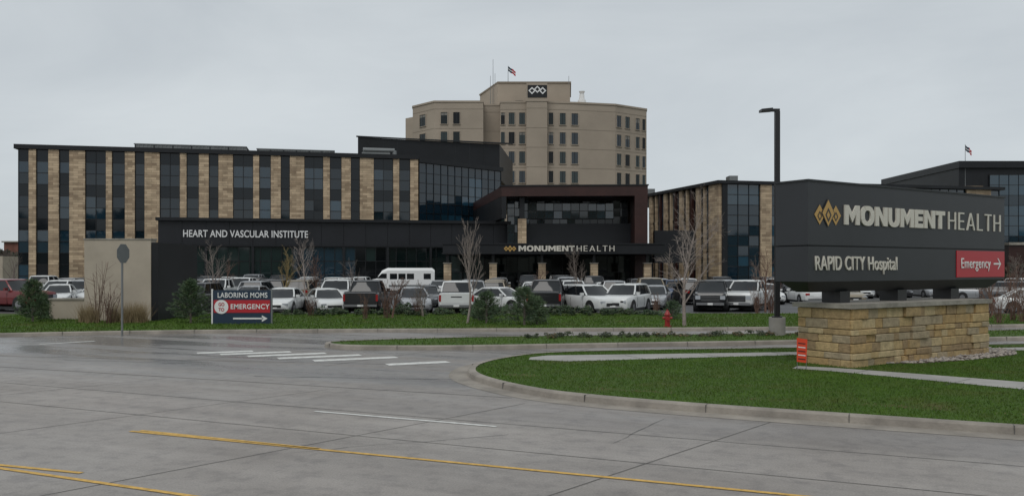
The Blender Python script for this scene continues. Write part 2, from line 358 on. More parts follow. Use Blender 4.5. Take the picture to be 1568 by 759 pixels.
SA=(.834,.552); SO=(7.25,20.8)
def sp_(s,t): return (SO[0]+SA[0]*s-SA[1]*t, SO[1]+SA[1]*s+SA[0]*t)
ped=[sp_(1.1,-.42),sp_(7.56,-.42),sp_(7.56,1.2),sp_(1.1,1.2)]
grav=[sp_(2.6,-.4),sp_(3.4,-.85),sp_(5.5,-1.15),sp_(7.8,-1.1),sp_(9.2,-.4),sp_(9.2,1.3),sp_(7.6,1.7),sp_(7.6,-.4)]
dead=[(2.35,17.15,1.0,.16),(6.9,15.15,.7,.2),(.2,19.6,.5,.3),(4.6,16.0,.5,.12),(9.6,13.9,1.2,.12)]
def deadf(x,y):
    r=np.zeros(len(x))
    for cx_,cy_,a_,b_ in dead:
        dx=(x-cx_)*D[0]+(y-cy_)*D[1]; dy=(x-cx_)*NN[0]+(y-cy_)*NN[1]; r=np.maximum(r,np.exp(-((dx/a_)**2+(dy/b_)**2)))
    return r
n=210000; x=rng.uniform(-1.2,19,n); y=rng.uniform(9,27,n)
k=inpoly(x,y,gi)&~inpoly(x,y,walk1)&~inpoly(x,y,walk2)&~inpoly(x,y,ped)&~inpoly(x,y,grav)&(np.abs(x)<.68*y)
x=x[k];y=y[k]; dd_=deadf(x,y)>rng.uniform(.1,1,len(x))
blades('grass_blades',x[~dd_],y[~dd_],.12,.045,.008,'blade'); blades('grass_blades',x[dd_],y[dd_],.12,.025,.010,'dry2')
n=70000; x=rng.uniform(-26,26,n); y=rng.uniform(32,46,n); k=inpoly(x,y,gf); blades('grass_blades',x[k],y[k],.12,.08,.018,'blade')
n=26000; x=rng.uniform(-7,24,n); y=rng.uniform(26,36,n); k=inpoly(x,y,gmd); blades('grass_blades',x[k],y[k],.12,.07,.014,'blade')
sheet('gravel_bed',grav,.131,'mound')
gv=MB(); gm=[pbr('gravel_%d'%i,c,.8) for i,c in enumerate([(.28,.25,.22),(.19,.17,.155),(.35,.31,.27)])]
gx=rng.uniform(8,18,9000); gy=rng.uniform(19,28,9000); kk=inpoly(gx,gy,grav)
for x_,y_ in list(zip(gx[kk],gy[kk]))[:1500]:
    r=R.uniform(.03,.07); c=Vector((x_,y_,.145)); pts=[c+Vector(d)*r*R.uniform(.7,1.2) for d in ((1,0,0),(0,1,0),(-1,0,0),(0,-1,0),(0,0,.7),(0,0,-.7))]
    g=R.choice(gm)
    for A,B,C_ in ((0,1,4),(1,2,4),(2,3,4),(3,0,4),(1,0,5),(2,1,5),(3,2,5),(0,3,5)): gv.face([pts[A],pts[B],pts[C_]],g)
gv.obj('gravel')
# ------------------------------------------------------------------ monument sign
sg=empty('hospital_monument_sign')
pm=MB(); SANG=math.atan2(SA[1],SA[0])
pm.box(SO,SA,1.16,7.50,-.36,1.11,.05,1.58,pbr('mortar',(.20,.16,.11),.95))
def courses(face):
    z=.08
    hs=[.22,.17,.24,.20,.15,.25,.27]
    for ci,h in enumerate(hs):
        if face=='f': lo,hi=1.12,7.54
        else: lo,hi=-.4,1.15
        a=lo
        while a<hi-.02:
            L=R.uniform(.22,.8); 
            if hi-(a+L)<.22: L=hi-a
            pr=R.uniform(0,.035); 
            if face=='f':
                mid=a+L/2
                if mid<1.75 or 3.5<mid<4.25 or mid>6.7: pr+=.06
                pm_box=(a+.006,min(a+L,hi)-.006,-.4-pr,-.34,z+.006,z+h-.006)
            elif face=='l': pm_box=(1.12-pr,1.18,a+.006,min(a+L,hi)-.006,z+.006,z+h-.006)
            else: pm_box=(7.48,7.54+pr,a+.006,min(a+L,hi)-.006,z+.006,z+h-.006)
            s0,s1,t0,t1,z0,z1=pm_box
            mt=R.choice(BL)
            c4=lambda i:[sp_(s0+i,t0+i),sp_(s1-i,t0+i),sp_(s1-i,t1-i),sp_(s0+i,t1-i)]
            jit=lambda: R.uniform(-.005,.005)
            b0=[(x+jit(),y+jit(),z0) for x,y in c4(.014)]; b1=[(x+jit(),y+jit(),z0+.016) for x,y in c4(0)]
            b2=[(x+jit(),y+jit(),z1-.016) for x,y in c4(0)]; b3=[(x+jit(),y+jit(),z1) for x,y in c4(.014)]
            pm.loft([b0,b1,b2,b3],mt)
            a+=L
        z+=h
for f_ in 'flr': courses(f_)
for s0,s1 in ((1.02,2.6),(2.61,4.2),(4.21,5.9),(5.91,7.64)):
    pm.box(SO,SA,s0,s1,-.52,1.27,1.585,1.70,'cap')
pm.obj('stone_base',sg)
cb=MB()
cb.box(SO,SA,0,9.37,0,.98,3.165,4.73,'signgrey'); cb.box(SO,SA,-.03,9.40,-.03,1.01,4.73,4.775,'signdark')
cb.box(SO,SA,.05,9.32,.05,.93,3.12,3.17,'black'); cb.box(SO,SA,0,9.37,0,.98,2.26,3.13,'signgrey')
q=lambda i,z:[(*sp_(.06+i,.06+i*.6),z),(*sp_(9.31-i,.06+i*.6),z),(*sp_(9.31-i,.92-i*.6),z),(*sp_(.06+i,.92-i*.6),z)]
cb.hexa(q(.38,1.99),q(0,2.262),'signdark')
for a_ in (1.55,4.1,6.75): cb.box(SO,SA,a_,a_+.42,.2,.75,1.69,2.0,'poleblk')
cb.box(SO,SA,6.66,9.33,-.022,.01,2.33,3.10,'signred')
cb.obj('sign_cabinet',sg)
def st3(s,t,z): x,y=sp_(s,t); return (x,y,z)
channel('letters_monument','MONUMENT',WM,.27,.09,sg,st3,1.42,4.60,3.70,.50,'letter',.04)
channel('letters_health','HEALTH',WH,.095,.24,sg,st3,6.22,2.88,3.70,.50,'letter',.03)
text('letters_hospital','RAPID CITY Hospital','letter',sg,st3(.24,-.012,2.55),SANG,3.45,.36,bold=.006,sp=1.06)
text('letters_emergency','Emergency','white',sg,st3(6.85,-.035,2.60),SANG,1.62,.30,bold=.003,ext=.005,sp=1.05)
lg=MB()
def diamond(mb,P,s,z,hw,hh,t,mat,ring=0):
    o=[P(s,t,z-hh),P(s+hw,t,z),P(s,t,z+hh),P(s-hw,t,z)]
    if not ring: mb.face(o,mat)
    else:
        i=[P(s,t,z-hh*ring),P(s+hw*ring,t,z),P(s,t,z+hh*ring),P(s-hw*ring,t,z)]
        for j in range(4): k=(j+1)%4; mb.face([o[j],o[k],i[k],i[j]],mat)
Ps=lambda s,t,z: st3(s,t,z)
for s_,z_,hw,hh in ((.44,3.92,.21,.25),(1.08,3.92,.21,.25)):
    diamond(lg,Ps,s_,z_,hw,hh,-.012,'gold'); diamond(lg,Ps,s_,z_-.03,hw*.45,hh*.5,-.018,'signgrey',.62)
diamond(lg,Ps,.76,3.97,.27,.37,-.022,'signgrey'); diamond(lg,Ps,.76,3.97,.235,.33,-.028,'gold'); diamond(lg,Ps,.76,3.92,.12,.18,-.034,'signgrey',.6)
x0=8.68
lg.face([st3(x0,-.03,2.70),st3(x0+.36,-.03,2.70),st3(x0+.36,-.03,2.75),st3(x0,-.03,2.75)],'white')
lg.face([st3(x0+.22,-.031,2.56),st3(x0+.27,-.031,2.56),st3(x0+.43,-.031,2.725),st3(x0+.36,-.031,2.725)],'white')
lg.face([st3(x0+.36,-.031,2.725),st3(x0+.43,-.031,2.725),st3(x0+.27,-.031,2.89),st3(x0+.22,-.031,2.89)],'white')
lg.obj('logo_and_arrow',sg)
# ------------------------------------------------------------------ main building
hb=empty('hospital_building')
P0=(-61.1,105.0); DL=(math.cos(ANG),math.sin(ANG))
def su(o,d,u): k=(u-784)/F; return (k*o[1]-o[0])/(d[0]-k*d[1])
mb=MB()
S1=su(P0,DL,640)
mb.box(P0,DL,0.05,S1-.02,.25,26,0,17.3,'black')
mb.box(P0,DL,-.35,S1+.1,-.45,26.4,17.3,17.85,'black')
edges=[28,45,56,75,91,107,131,163,172,192,207,222,245,276,286,305,320,335,357,388,397,415,430,444,466,495,505,523,537,551,572,602,611,628,641]
for i in range(len(edges)-1):
    a=su(P0,DL,edges[i]); b=su(P0,DL,edges[i+1]) if i<len(edges)-2 else S1
    if i%2==0:
        dark=edges[i] in (91,207,56,430,537,320)
        curtain(mb,P0,DL,a,b,.0,.2,17.25,max(1,round((b-a)/1.25)),12,GL,wts=(3,1,.3,4) if dark else (3,4,1.6,.6),blk=3)
    else:
        mb.box(P0,DL,a,b,-.28,.26,0,17.29,'stone')
mb.obj('north_wing',hb)
mb=MB(); Q0=(P0[0]+DL[0]*S1,P0[1]+DL[1]*S1); d45=Vector((-1.65-Q0[0],126.4-Q0[1])); LQ=d45.length; d45/=LQ; d45=(d45.x,d45.y)
curtain(mb,Q0,d45,.15,LQ,0,6,16.9,12,8,GLT,wts=(3,2,1.5))
mb.box(Q0,d45,0,LQ+.2,-.3,8,16.92,17.5,'black'); mb.box(Q0,d45,.1,LQ-.1,.25,7,0,16.91,'black')
mb.obj('glass_corner',hb)
mb=MB()
mb.prism([(bx(548,121),121),(bx(765,128),128),(bx(765,128)+2,150),(bx(548,121)-4,148)],16,21.2,'black')
mb.prism([(bx(548,121)-.2,120.8),(bx(765,128)+.2,127.8),(bx(765,128)+2,128),(bx(548,121)-.2,121)],21.2,21.4,'mull')
for k in range(9):
    u=565+k*22; y=121+7*(u-548)/217; mb.abox(bx(u,y)-.04,bx(u,y)+.04,y-.09,y+.2,17,21.15,'mull')
for u0,u1,zt in ((190,370,19.1),(388,512,18.9)):
    s0,s1=su(P0,DL,u0),su(P0,DL,u1); mb.box(P0,DL,s0,s1,6,12,17.8,zt,'grey')
    for k_ in range(30): a=s0+(s1-s0)*k_/30; mb.box(P0,DL,a,a+.12,5.93,6.01,17.8,zt-.05,'mull' if k_%5==0 else 'grey')
    mb.box(P0,DL,s0-.1,s1+.1,5.9,12.1,zt,zt+.12,'grey')
mb.box(P0,DL,su(P0,DL,556),su(P0,DL,600),3.5,7,17.8,18.6,'grey')
mb.tube((bx(556,118),118,19.0),(bx(604,119),119,19.0),.32,.32,10,'metal'); mb.tube((bx(604,119),119,19.0),(bx(604,119),119,17.8),.32,.32,10,'metal')
for uu in (110,240,330,455): 
    s_=su(P0,DL,uu); mb.box(P0,DL,s_,s_+.5,8,8.5,17.8,18.4,'metal')
mb.obj('roof_penthouse',hb)
H0=(bx(242,95),95.0); SH=su(H0,DL,787); mb=MB()
mb.box(H0,DL,0,SH,.3,13.5,0,8.15,'black')
mb.box(H0,DL,-.2,SH+.2,-.5,13.5,7.90,8.25,'black')
w=SH/16
for i in range(16): mb.box(H0,DL,i*w+.015,(i+1)*w-.015,-.05,.3,5.2,7.89,'panel')
mb.box(H0,DL,0,SH,-.25,.3,5.05,5.19,'black')
curtain(mb,H0,DL,.3,SH,.1,.2,5.0,34,3,[GD[0],GD[1],GD[2],GL[0],GL[1]],wts=(3,3,1.5,1,.5))
for i in range(9): s_=i*SH/8; mb.box(H0,DL,s_-.14,s_+.14,-.2,.25,.0,5.05,'mull')
mb.obj('heart_institute_front',hb)
s_=su(H0,DL,280); s2=su(H0,DL,471); px,py=H0[0]+DL[0]*s_+DL[1]*.12,H0[1]+DL[1]*s_-DL[0]*.12
text('letters_heart_institute','HEART AND VASCULAR INSTITUTE','white',hb,(px,py,6.10),ANG,(s2-s_),.80,bold=.016,ext=.03,sp=1.04)
mb=MB()
A=(bx(768,98),98.);B=(bx(992,97),97.);Dd=(bx(712,132),132.);C=(B[0]+3,130.)
mb.prism([A,B,C,Dd],10.85,12.0,'maroon')
mb.prism([(A[0]-.1,A[1]-.12),(B[0]+.1,B[1]-.12),(B[0]+.1,B[1]+4),(A[0]-.5,A[1]+4)],12.0,12.14,'black')
xw=bx(972,97); mb.prism([(xw,97.02),(B[0]-.02,97.02),(B[0]+2,125),(xw+1,125)],0,10.85,'maroon')
mb.prism([(A[0]+.02,98.03),(A[0]+.55,98.03),(Dd[0]+.6,131.9),(Dd[0]+.02,131.9)],8.3,10.85,'black')
gx0=bx(795,103); gx1=xw-.05
mb.prism([(A[0]+.6,103.3),(xw,103.3),(xw,120),(A[0]+.6,120)],0,10.85,'black')
curtain(mb,(A[0]+.6,103),(1,0),0,xw-A[0]-.6,0,4.9,10.8,16,6,GL,wts=(3,1.5,.6,3))
curtain(mb,(gx0,102.6),(1,0),0,bx(940,102.6)-gx0,0,8.55,10.4,11,2,[GLT[0],GLT[1],GLT[2]],pr=.06)
mb.abox(gx0,bx(940,102.6),102.65,102.98,8.5,10.45,'black')
mb.abox(gx0-.1,bx(940,102)+2,101.6,102.6,5.0,7.9,'panel')
mb.abox(bx(793,98.5),bx(806,98.5),98.5,99.5,4.9,8.3,'stone')
mb.abox(bx(793,98.5)+.2,bx(806,98.5)-.2,98.7,99.3,8.3,10.85,'black')
mb.obj('entrance_portal',hb)
mb=MB()
mb.abox(bx(678,87),bx(1018,87),87,101,4.15,5.0,'black'); mb.abox(bx(678,87)-.12,bx(1018,87)+.12,86.88,101,5.0,5.12,'mull')
mb.abox(bx(678,87)-.1,bx(1018,87)+.1,86.9,101,4.03,4.15,'mull')
for uu in (685,755,830,910,992):
    x=bx(uu,88); mb.abox(x-.38,x+.38,88,88.8,0,3.05,'stone'); mb.abox(x-.44,x+.44,87.94,88.86,3.05,3.15,'cap'); mb.abox(x-.14,x+.14,88.25,88.55,3.15,4.1,'poleblk')
curtain(mb,(bx(690,101),101.5),(1,0),0,24,0,.1,4.1,18,2,GD)
mb.abox(bx(690,101),bx(690,101)+24.2,101.6,103,0,4.1,'black')
mb.abox(bx(1000,101),bx(1022,101)+3,100,101,3.2,7.0,'black')
mb.obj('entrance_canopy',hb)
cx=lambda u: bx(u,86.8)
Pc=lambda s,t,z:(s,86.86+t,z)
channel('letters_monument','MONUMENT',WM,.27,.10,hb,Pc,cx(794),cx(880)-cx(794),4.30,.58,'letter',.05)
channel('letters_health','HEALTH',WH,.12,.24,hb,Pc,cx(883),cx(941)-cx(883),4.30,.58,'letter',.05)
lg=MB(); Pc=lambda s,t,z:(s,86.82+t,z)
for uu,hh in ((775,.26),(781,.34),(787,.26)): diamond(lg,Pc,cx(uu),4.57,.24,hh,-.01*(hh>.3),'gold',.4)
lg.obj('logo',hb)
# ------------------------------------------------------------------ hospital tower
tw=empty('hospital_tower'); mb=MB()
ZT=35.4
fp=[(632,174),(665,168.5),(740,168.5),(740,172),(766,172),(766,169),(806,169),(806,167.5),(838,167.5),(838,169),(886,170),(942,171.8),(990,177)]
fp=[(bx(u,y),y) for u,y in fp]; poly=fp+[(fp[-1][0]+3,205),(fp[0][0]-2,205)]
mb.prism(poly,0,ZT,'tower')
mb.prism([(x,y) for x,y in inset(poly,-.15)],ZT,ZT+.35,'tower')
FL=3.86; ztopw=hz(172,168.5)
M['blind']=pbr('window_blind',(.20,.19,.17),.8)
def facet(i,ws,wh=2.35):
    a=Vector(fp[i]);b=Vector(fp[i+1]);L=(b-a).length;d=(b-a)/L;d=(d.x,d.y)
    for k in range(8):
        z1=ztopw-k*FL
        mb.box(a,d,.02,L-.02,-.03,.02,z1+.62,z1+.70,'towerband')
        for (u0,u1) in ws:
            s0,s1=su(a,d,u0),su(a,d,u1)
            mb.box(a,d,s0,s1,-.012,.05,z1-wh,z1,R.choice(GD+[GL[0]]))
            mb.box(a,d,s0-.14,s0,-.12,.02,z1-wh-.1,z1+.1,'tower'); mb.box(a,d,s1,s1+.14,-.12,.02,z1-wh-.1,z1+.1,'tower')
            mb.box(a,d,s0,s1,-.125,.02,z1,z1+.12,'tower'); mb.box(a,d,s0-.1,s1+.1,-.18,.02,z1-wh-.12,z1-wh,'tower')
            mb.box(a,d,(s0+s1)/2-.04,(s0+s1)/2+.04,-.05,.0,z1-wh,z1,'mull')
            if R.random()<.25: mb.box(a,d,s0+.03,s1-.03,-.016,.0,z1-wh*R.uniform(.2,.5),z1-.02,'blind')
for i in range(len(fp)-1):
    facet(i,{0:[(643,652)],1:[(675,685),(694,704)],5:[(767,773),(779,788),(795,804)],9:[(840,847),(857,866),(875,885)],11:[(944,951),(957,964),(973,979),(983,988)]}.get(i,[]))
mb.box(fp[7],(1,0),0,fp[8][0]-fp[7][0],0,8,ZT,39.0,'tower')
mb.box(fp[7],(1,0),.25,fp[8][0]-fp[7][0]-.05,-.12,0,36.2,38.6,'black')
mb.prism([(bx(735,192),192),(bx(762,179),179),(bx(873,179),179),(bx(873,194),194)],ZT,41.5,'tower')
mb.prism([(bx(735,192)-.2,192),(bx(762,179),178.8),(bx(873,179)+.2,178.8),(bx(873,194)+.2,194)],41.5,41.8,'towerband')
mb.abox(bx(789,178),bx(801,178),178,178.9,ZT,37.6,'black')
mb.prism([(bx(621,182),182),(bx(634,180),180),(bx(640,180),195),(bx(621,195),195)],0,34.6,'tower')
x=bx(891,175); mb.tube((x,175,ZT),(x,175,ZT+1.7),.95,.85,10,'white'); mb.tube((x,175,ZT+1.7),(x,175,ZT+2.9),.6,.5,10,'white'); mb.tube((x,175,ZT+2.9),(x,175,ZT+3.5),.35,.65,10,'white')
x=bx(871,178); mb.tube((x,178,41),(x,178,42.8),.06,.04,6,'metal')
for uu,zt in ((755,47),(751,43.5),(758,44)): x=bx(uu,181); mb.tube((x,181,ZT),(x,181,zt),.07,.04,5,'metal')
for k in range(9): 
    x=bx(660+k*12.5,176); 
    if R.random()<.5: mb.abox(x,x+.5,175,176,ZT,ZT+.7,'metal')
Pt=lambda s,t,z:(s,167.36+t,z); xc=(fp[7][0]+fp[8][0])/2+.1
for dx_ in (-1.05,0,1.05): diamond(mb,Pt,xc+dx_,37.5 if dx_ else 37.75,.72,.72,-.01*(dx_==0),'white',.55)
mb.obj('tower_block',tw)
def flag(name,x,y,z0,z1,L=1.6,mat='navy',s=1):
    f=MB(); f.tube((x,y,z0),(x,y,z1),.07,.04,6,'metal'); 
    pts=[]
    for i in range(7):
        a=i/6*L*s; pts.append((x+a,y+.18*math.sin(i*1.5),z1-.1-.18*i*s+.08*math.sin(i*2)))
    for i in range(6):
        a=pts[i];b=pts[i+1]; f.face([(a[0],a[1],a[2]-1.0*s),(b[0],b[1],b[2]-1.0*s),b,a],'signred' if i>2 else mat)
        f.face([(a[0],a[1]+.01,a[2]-.35*s),(b[0],b[1]+.01,b[2]-.35*s),(b[0],b[1]-.02,b[2]-.6*s),(a[0],a[1]-.02,a[2]-.6*s)],'white')
    f.obj(name)
flag('flag_pole',bx(778,180),180,41.5,hz(101,180)); flag('flag_pole',bx(1478,150),150,14,hz(221,150),L=1.3,s=.9)
# ------------------------------------------------------------------ right wing
rw=empty('hospital_wing'); mb=MB()
RA=(bx(1105,108),108.);RB=(bx(997,127.7),127.7); DR=(math.cos(ANGR),math.sin(ANGR)); ZR=13.3
SR=su(RA,DR,1530)
C1=(RA[0]+DR[0]*SR,RA[1]+DR[1]*SR)
mb.prism([(RA[0]+.3,RA[1]+.3),(C1[0],C1[1]+.3),(C1[0]-3,C1[1]+25),(RB[0]+2,RB[1]+8),(RB[0]+.4,RB[1])],0,ZR,'black')
mb.prism([(RA[0]-.6,RA[1]-.6),(C1[0]+.5,C1[1]-.6),(C1[0]-3,C1[1]+25),(RB[0],RB[1]+8),(RB[0]-.7,RB[1])],ZR,ZR+.4,'black')
dB=Vector((RB[0]-RA[0],RB[1]-RA[1])); LB=dB.length; dB/=LB
ob=RB; db=(-dB.x,-dB.y)
a=0; k=0
pat=[('stoneR',.9),('g',1.1),('stoneR',.4),('g',.9),('maroon',.5),('g',1.0)]
while a<LB-2.6:
    m_,w=pat[k%6]; w=min(w,LB-2.6-a)
    if m_=='g': mb.box(ob,db,a,a+w,-.02,.3,.2,ZR-.1,R.choice(GL))
    else: mb.box(ob,db,a,a+w,-.35,.3,0,ZR-.01,m_)
    a+=w; k+=1
mb.box(ob,db,LB-2.6,LB,-.4,.3,0,ZR-.01,'stoneR')
for z_ in (4.5,9): mb.box(ob,db,0,LB-2.6,-.1,.28,z_,z_+.35,'mull')
ee=[(1105,1113,'b'),(1113,1163,'g'),(1163,1180,'s'),(1180,1210,'g'),(1210,1225,'s'),(1225,1260,'g'),(1260,1300,'s'),(1300,1380,'g'),(1380,1400,'s'),(1400,1478,'g'),(1478,1515,'s'),(1515,1530,'g')]
for u0,u1,t_ in ee:
    a=su(RA,DR,u0);b=su(RA,DR,u1)
    if t_=='b': mb.box(RA,DR,a,b,-.2,.3,0,ZR-.01,'black')
    elif t_=='s': mb.box(RA,DR,a,b,-.3,.3,0,ZR-.01,'stoneR')
    else: curtain(mb,RA,DR,a,b,0,.2,ZR-.05,max(1,round((b-a)/1.4)),10,GLT,wts=(2,1.5,2.5))
mb.obj('wing_facade',rw)
mb=MB(); mb.abox(bx(1468,150),130,150,180,0,20.2,'black'); curtain(mb,(bx(1514,150),149.8),(1,0),0,24,0,1,19,14,10,GLT,wts=(2,1,2.5)); mb.abox(bx(1466,150),131,149.4,181,20.2,21.4,'black')
mb.box((bx(1478,149),149.6),(1,0),0,3.5,0,.3,0,17.0,'stoneR')
mb.abox(bx(1117,118),bx(1130,118),118,120,13.5,15.4,'metal')
mb.abox(bx(985,130),bx(1003,130),130,133,12,14.7,'grey')
mb.obj('rear_block',rw)
# ------------------------------------------------------------------ surroundings
wl=MB(); y0=39.8
wl.abox(bx(129,y0),bx(231,y0),y0,y0+.6,0,hz(367,y0),'beige'); wl.abox(bx(129,y0)-.03,bx(231,y0)+.03,y0-.03,y0+.63,hz(367,y0),hz(367,y0)+.06,'cap')
wl.abox(bx(231,y0)+.005,bx(238,y0)+.1,y0+.05,y0+5,0,hz(371,y0),'black')
wl.abox(bx(75,41),bx(129,41),41,41.4,0,hz(459,41),'beige'); wl.abox(bx(75,41)-.05,bx(129,41),40.95,41.45,hz(459,41),hz(459,41)+.08,'cap')
wl.obj('screen_wall')
br=MB(); br.abox(bx(6,210),bx(30,210),210,225,0,hz(371,210),'brick'); br.abox(bx(4,210),bx(31,210),209.5,226,hz(371,210),hz(369,210),'cap')
for k in range(4): x=bx(9+k*5,210); br.abox(x,x+.45,209.9,210.1,4,6.5,GD[0]); 
br.obj('brick_building')
br=MB(); br.abox(bx(-60,180),bx(4,180),180,195,0,hz(392,180),'beige'); br.obj('office_building')
br=MB(); br.abox(bx(1545,125),bx(1700,125),125,140,0,hz(375,125),'maroon'); br.abox(bx(1543,125),bx(1700,125),124.7,140,hz(375,125),hz(371,125),'cap'); br.obj('office_building')
lp=MB(); x,y=bx(1190,31.3),31.3
lp.tube((x,y,.1),(x,y,.78),.30,.30,20,'conc'); lp.tube((x,y,.78),(x,y,.83),.2,.2,8,'poleblk')
lp.box((x,y),(1,0),-.085,.085,-.085,.085,.83,hz(171,y),'poleblk')
zt=hz(171,y); lp.abox(x-.55,x+.085,y-.06,y+.06,zt,zt+.1,'poleblk')
lp.loft([[(x-.2,y-.16,zt+.01),(x-.2,y+.16,zt+.01),(x-.2,y+.16,zt+.12),(x-.2,y-.16,zt+.12)],[(x-.62,y-.19,zt-.02),(x-.62,y+.19,zt-.02),(x-.62,y+.19,zt+.07),(x-.62,y-.19,zt+.07)]],'poleblk')
lp.obj('street_lamp')
ss=MB(); y=32.4; x=bx(187,y); ss.box((x,y),(1,0),-.03,.03,-.03,.03,.0,hz(375,y),'metal')
zc=hz(388,y); dd=(math.cos(math.radians(78)),math.sin(math.radians(78)))
oc=lambda r,t:[(x+dd[0]*r*math.cos(math.pi/8+i*math.pi/4)-dd[1]*t,y+dd[1]*r*math.cos(math.pi/8+i*math.pi/4)+dd[0]*t,zc+r*math.sin(math.pi/8+i*math.pi/4)) for i in range(8)]
ss.loft([oc(.39,-.05),oc(.39,-.042)],'metal'); ss.face(oc(.37,-.053),'grey'); ss.face(oc(.37,-.039),'metal')
ss.obj('stop_sign')
bs=empty('emergency_banner_sign'); b=MB(); y=37.6; xa=bx(326,y); xb=bx(415,y); zt=hz(444,y)
b.abox(xa,xb,y,y+.03,.12,zt,'navy'); b.abox(xa+.04,xb-.04,y-.012,y,.62,1.18,'signred')
b.abox(xa-.06,xa,y-.02,y+.05,0,zt+.05,'white'); b.abox(xb,xb+.06,y-.02,y+.05,0,zt+.05,'metal')
cyl=lambda r,t:[(xa+.38+r*math.cos(i*math.pi/14),y+t,.88+r*math.sin(i*math.pi/14)) for i in range(28)]
b.face(cyl(.31,-.02),'white')
b.abox(xa+.9,xb-.35,y-.016,y-.004,.33,.40,'white'); b.face([(xb-.4,y-.016,.22),(xb-.15,y-.016,.365),(xb-.4,y-.016,.51)],'white')
b.obj('banner_panel',bs)
text('letters_laboring_moms','LABORING MOMS','white',bs,(xa+.2,y-.01,1.29),0,2.2,.23,bold=.012,ext=.004,sp=1.06)
text('letters_emergency','EMERGENCY','white',bs,(xa+.78,y-.02,.79),0,1.72,.22,bold=.018,ext=.004,sp=1.08)
text('letters_go','GO','signred',bs,(xa+.25,y-.028,.92),0,.26,.15,bold=.02,ext=.003); text('letters_to','TO','signred',bs,(xa+.25,y-.028,.69),0,.26,.15,bold=.02,ext=.003)
h=MB(); y=35.7; x=bx(1022,y)
for z0,z1,r0,r1 in ((.12,.18,.17,.17),(.18,.62,.11,.11),(.62,.66,.15,.15),(.66,.8,.12,.06),(.8,.86,.035,.035)): h.tube((x,y,z0),(x,y,z1),r0,r1,12,'hyd')
h.tube((x-.2,y,.5),(x+.2,y,.5),.055,.055,8,'hyd'); h.tube((x,y-.2,.48),(x,y,.48),.07,.07,8,'hyd'); h.obj('fire_hydrant',smooth=40)
yb=MB(); x,y=bx(1228,20.7),20.7
yb.tube((x-.12,y,.1),(x-.10,y,.85),.008,.008,5,'metal'); yb.tube((x+.1,y,.1),(x+.12,y,.85),.008,.008,5,'metal')
yb.face([(x-.13,y-.012,.32),(x+.10,y-.012,.29),(x+.13,y-.012,.86),(x-.13,y-.012,.90)],'orange')
for k in range(5): yb.face([(x-.10,y-.016,.38+k*.095),(x+.08,y-.016,.36+k*.095),(x+.08,y-.016,.385+k*.095),(x-.10,y-.016,.405+k*.095)],'white' if k%2 else 'signdark')
yb.obj('yard_sign')
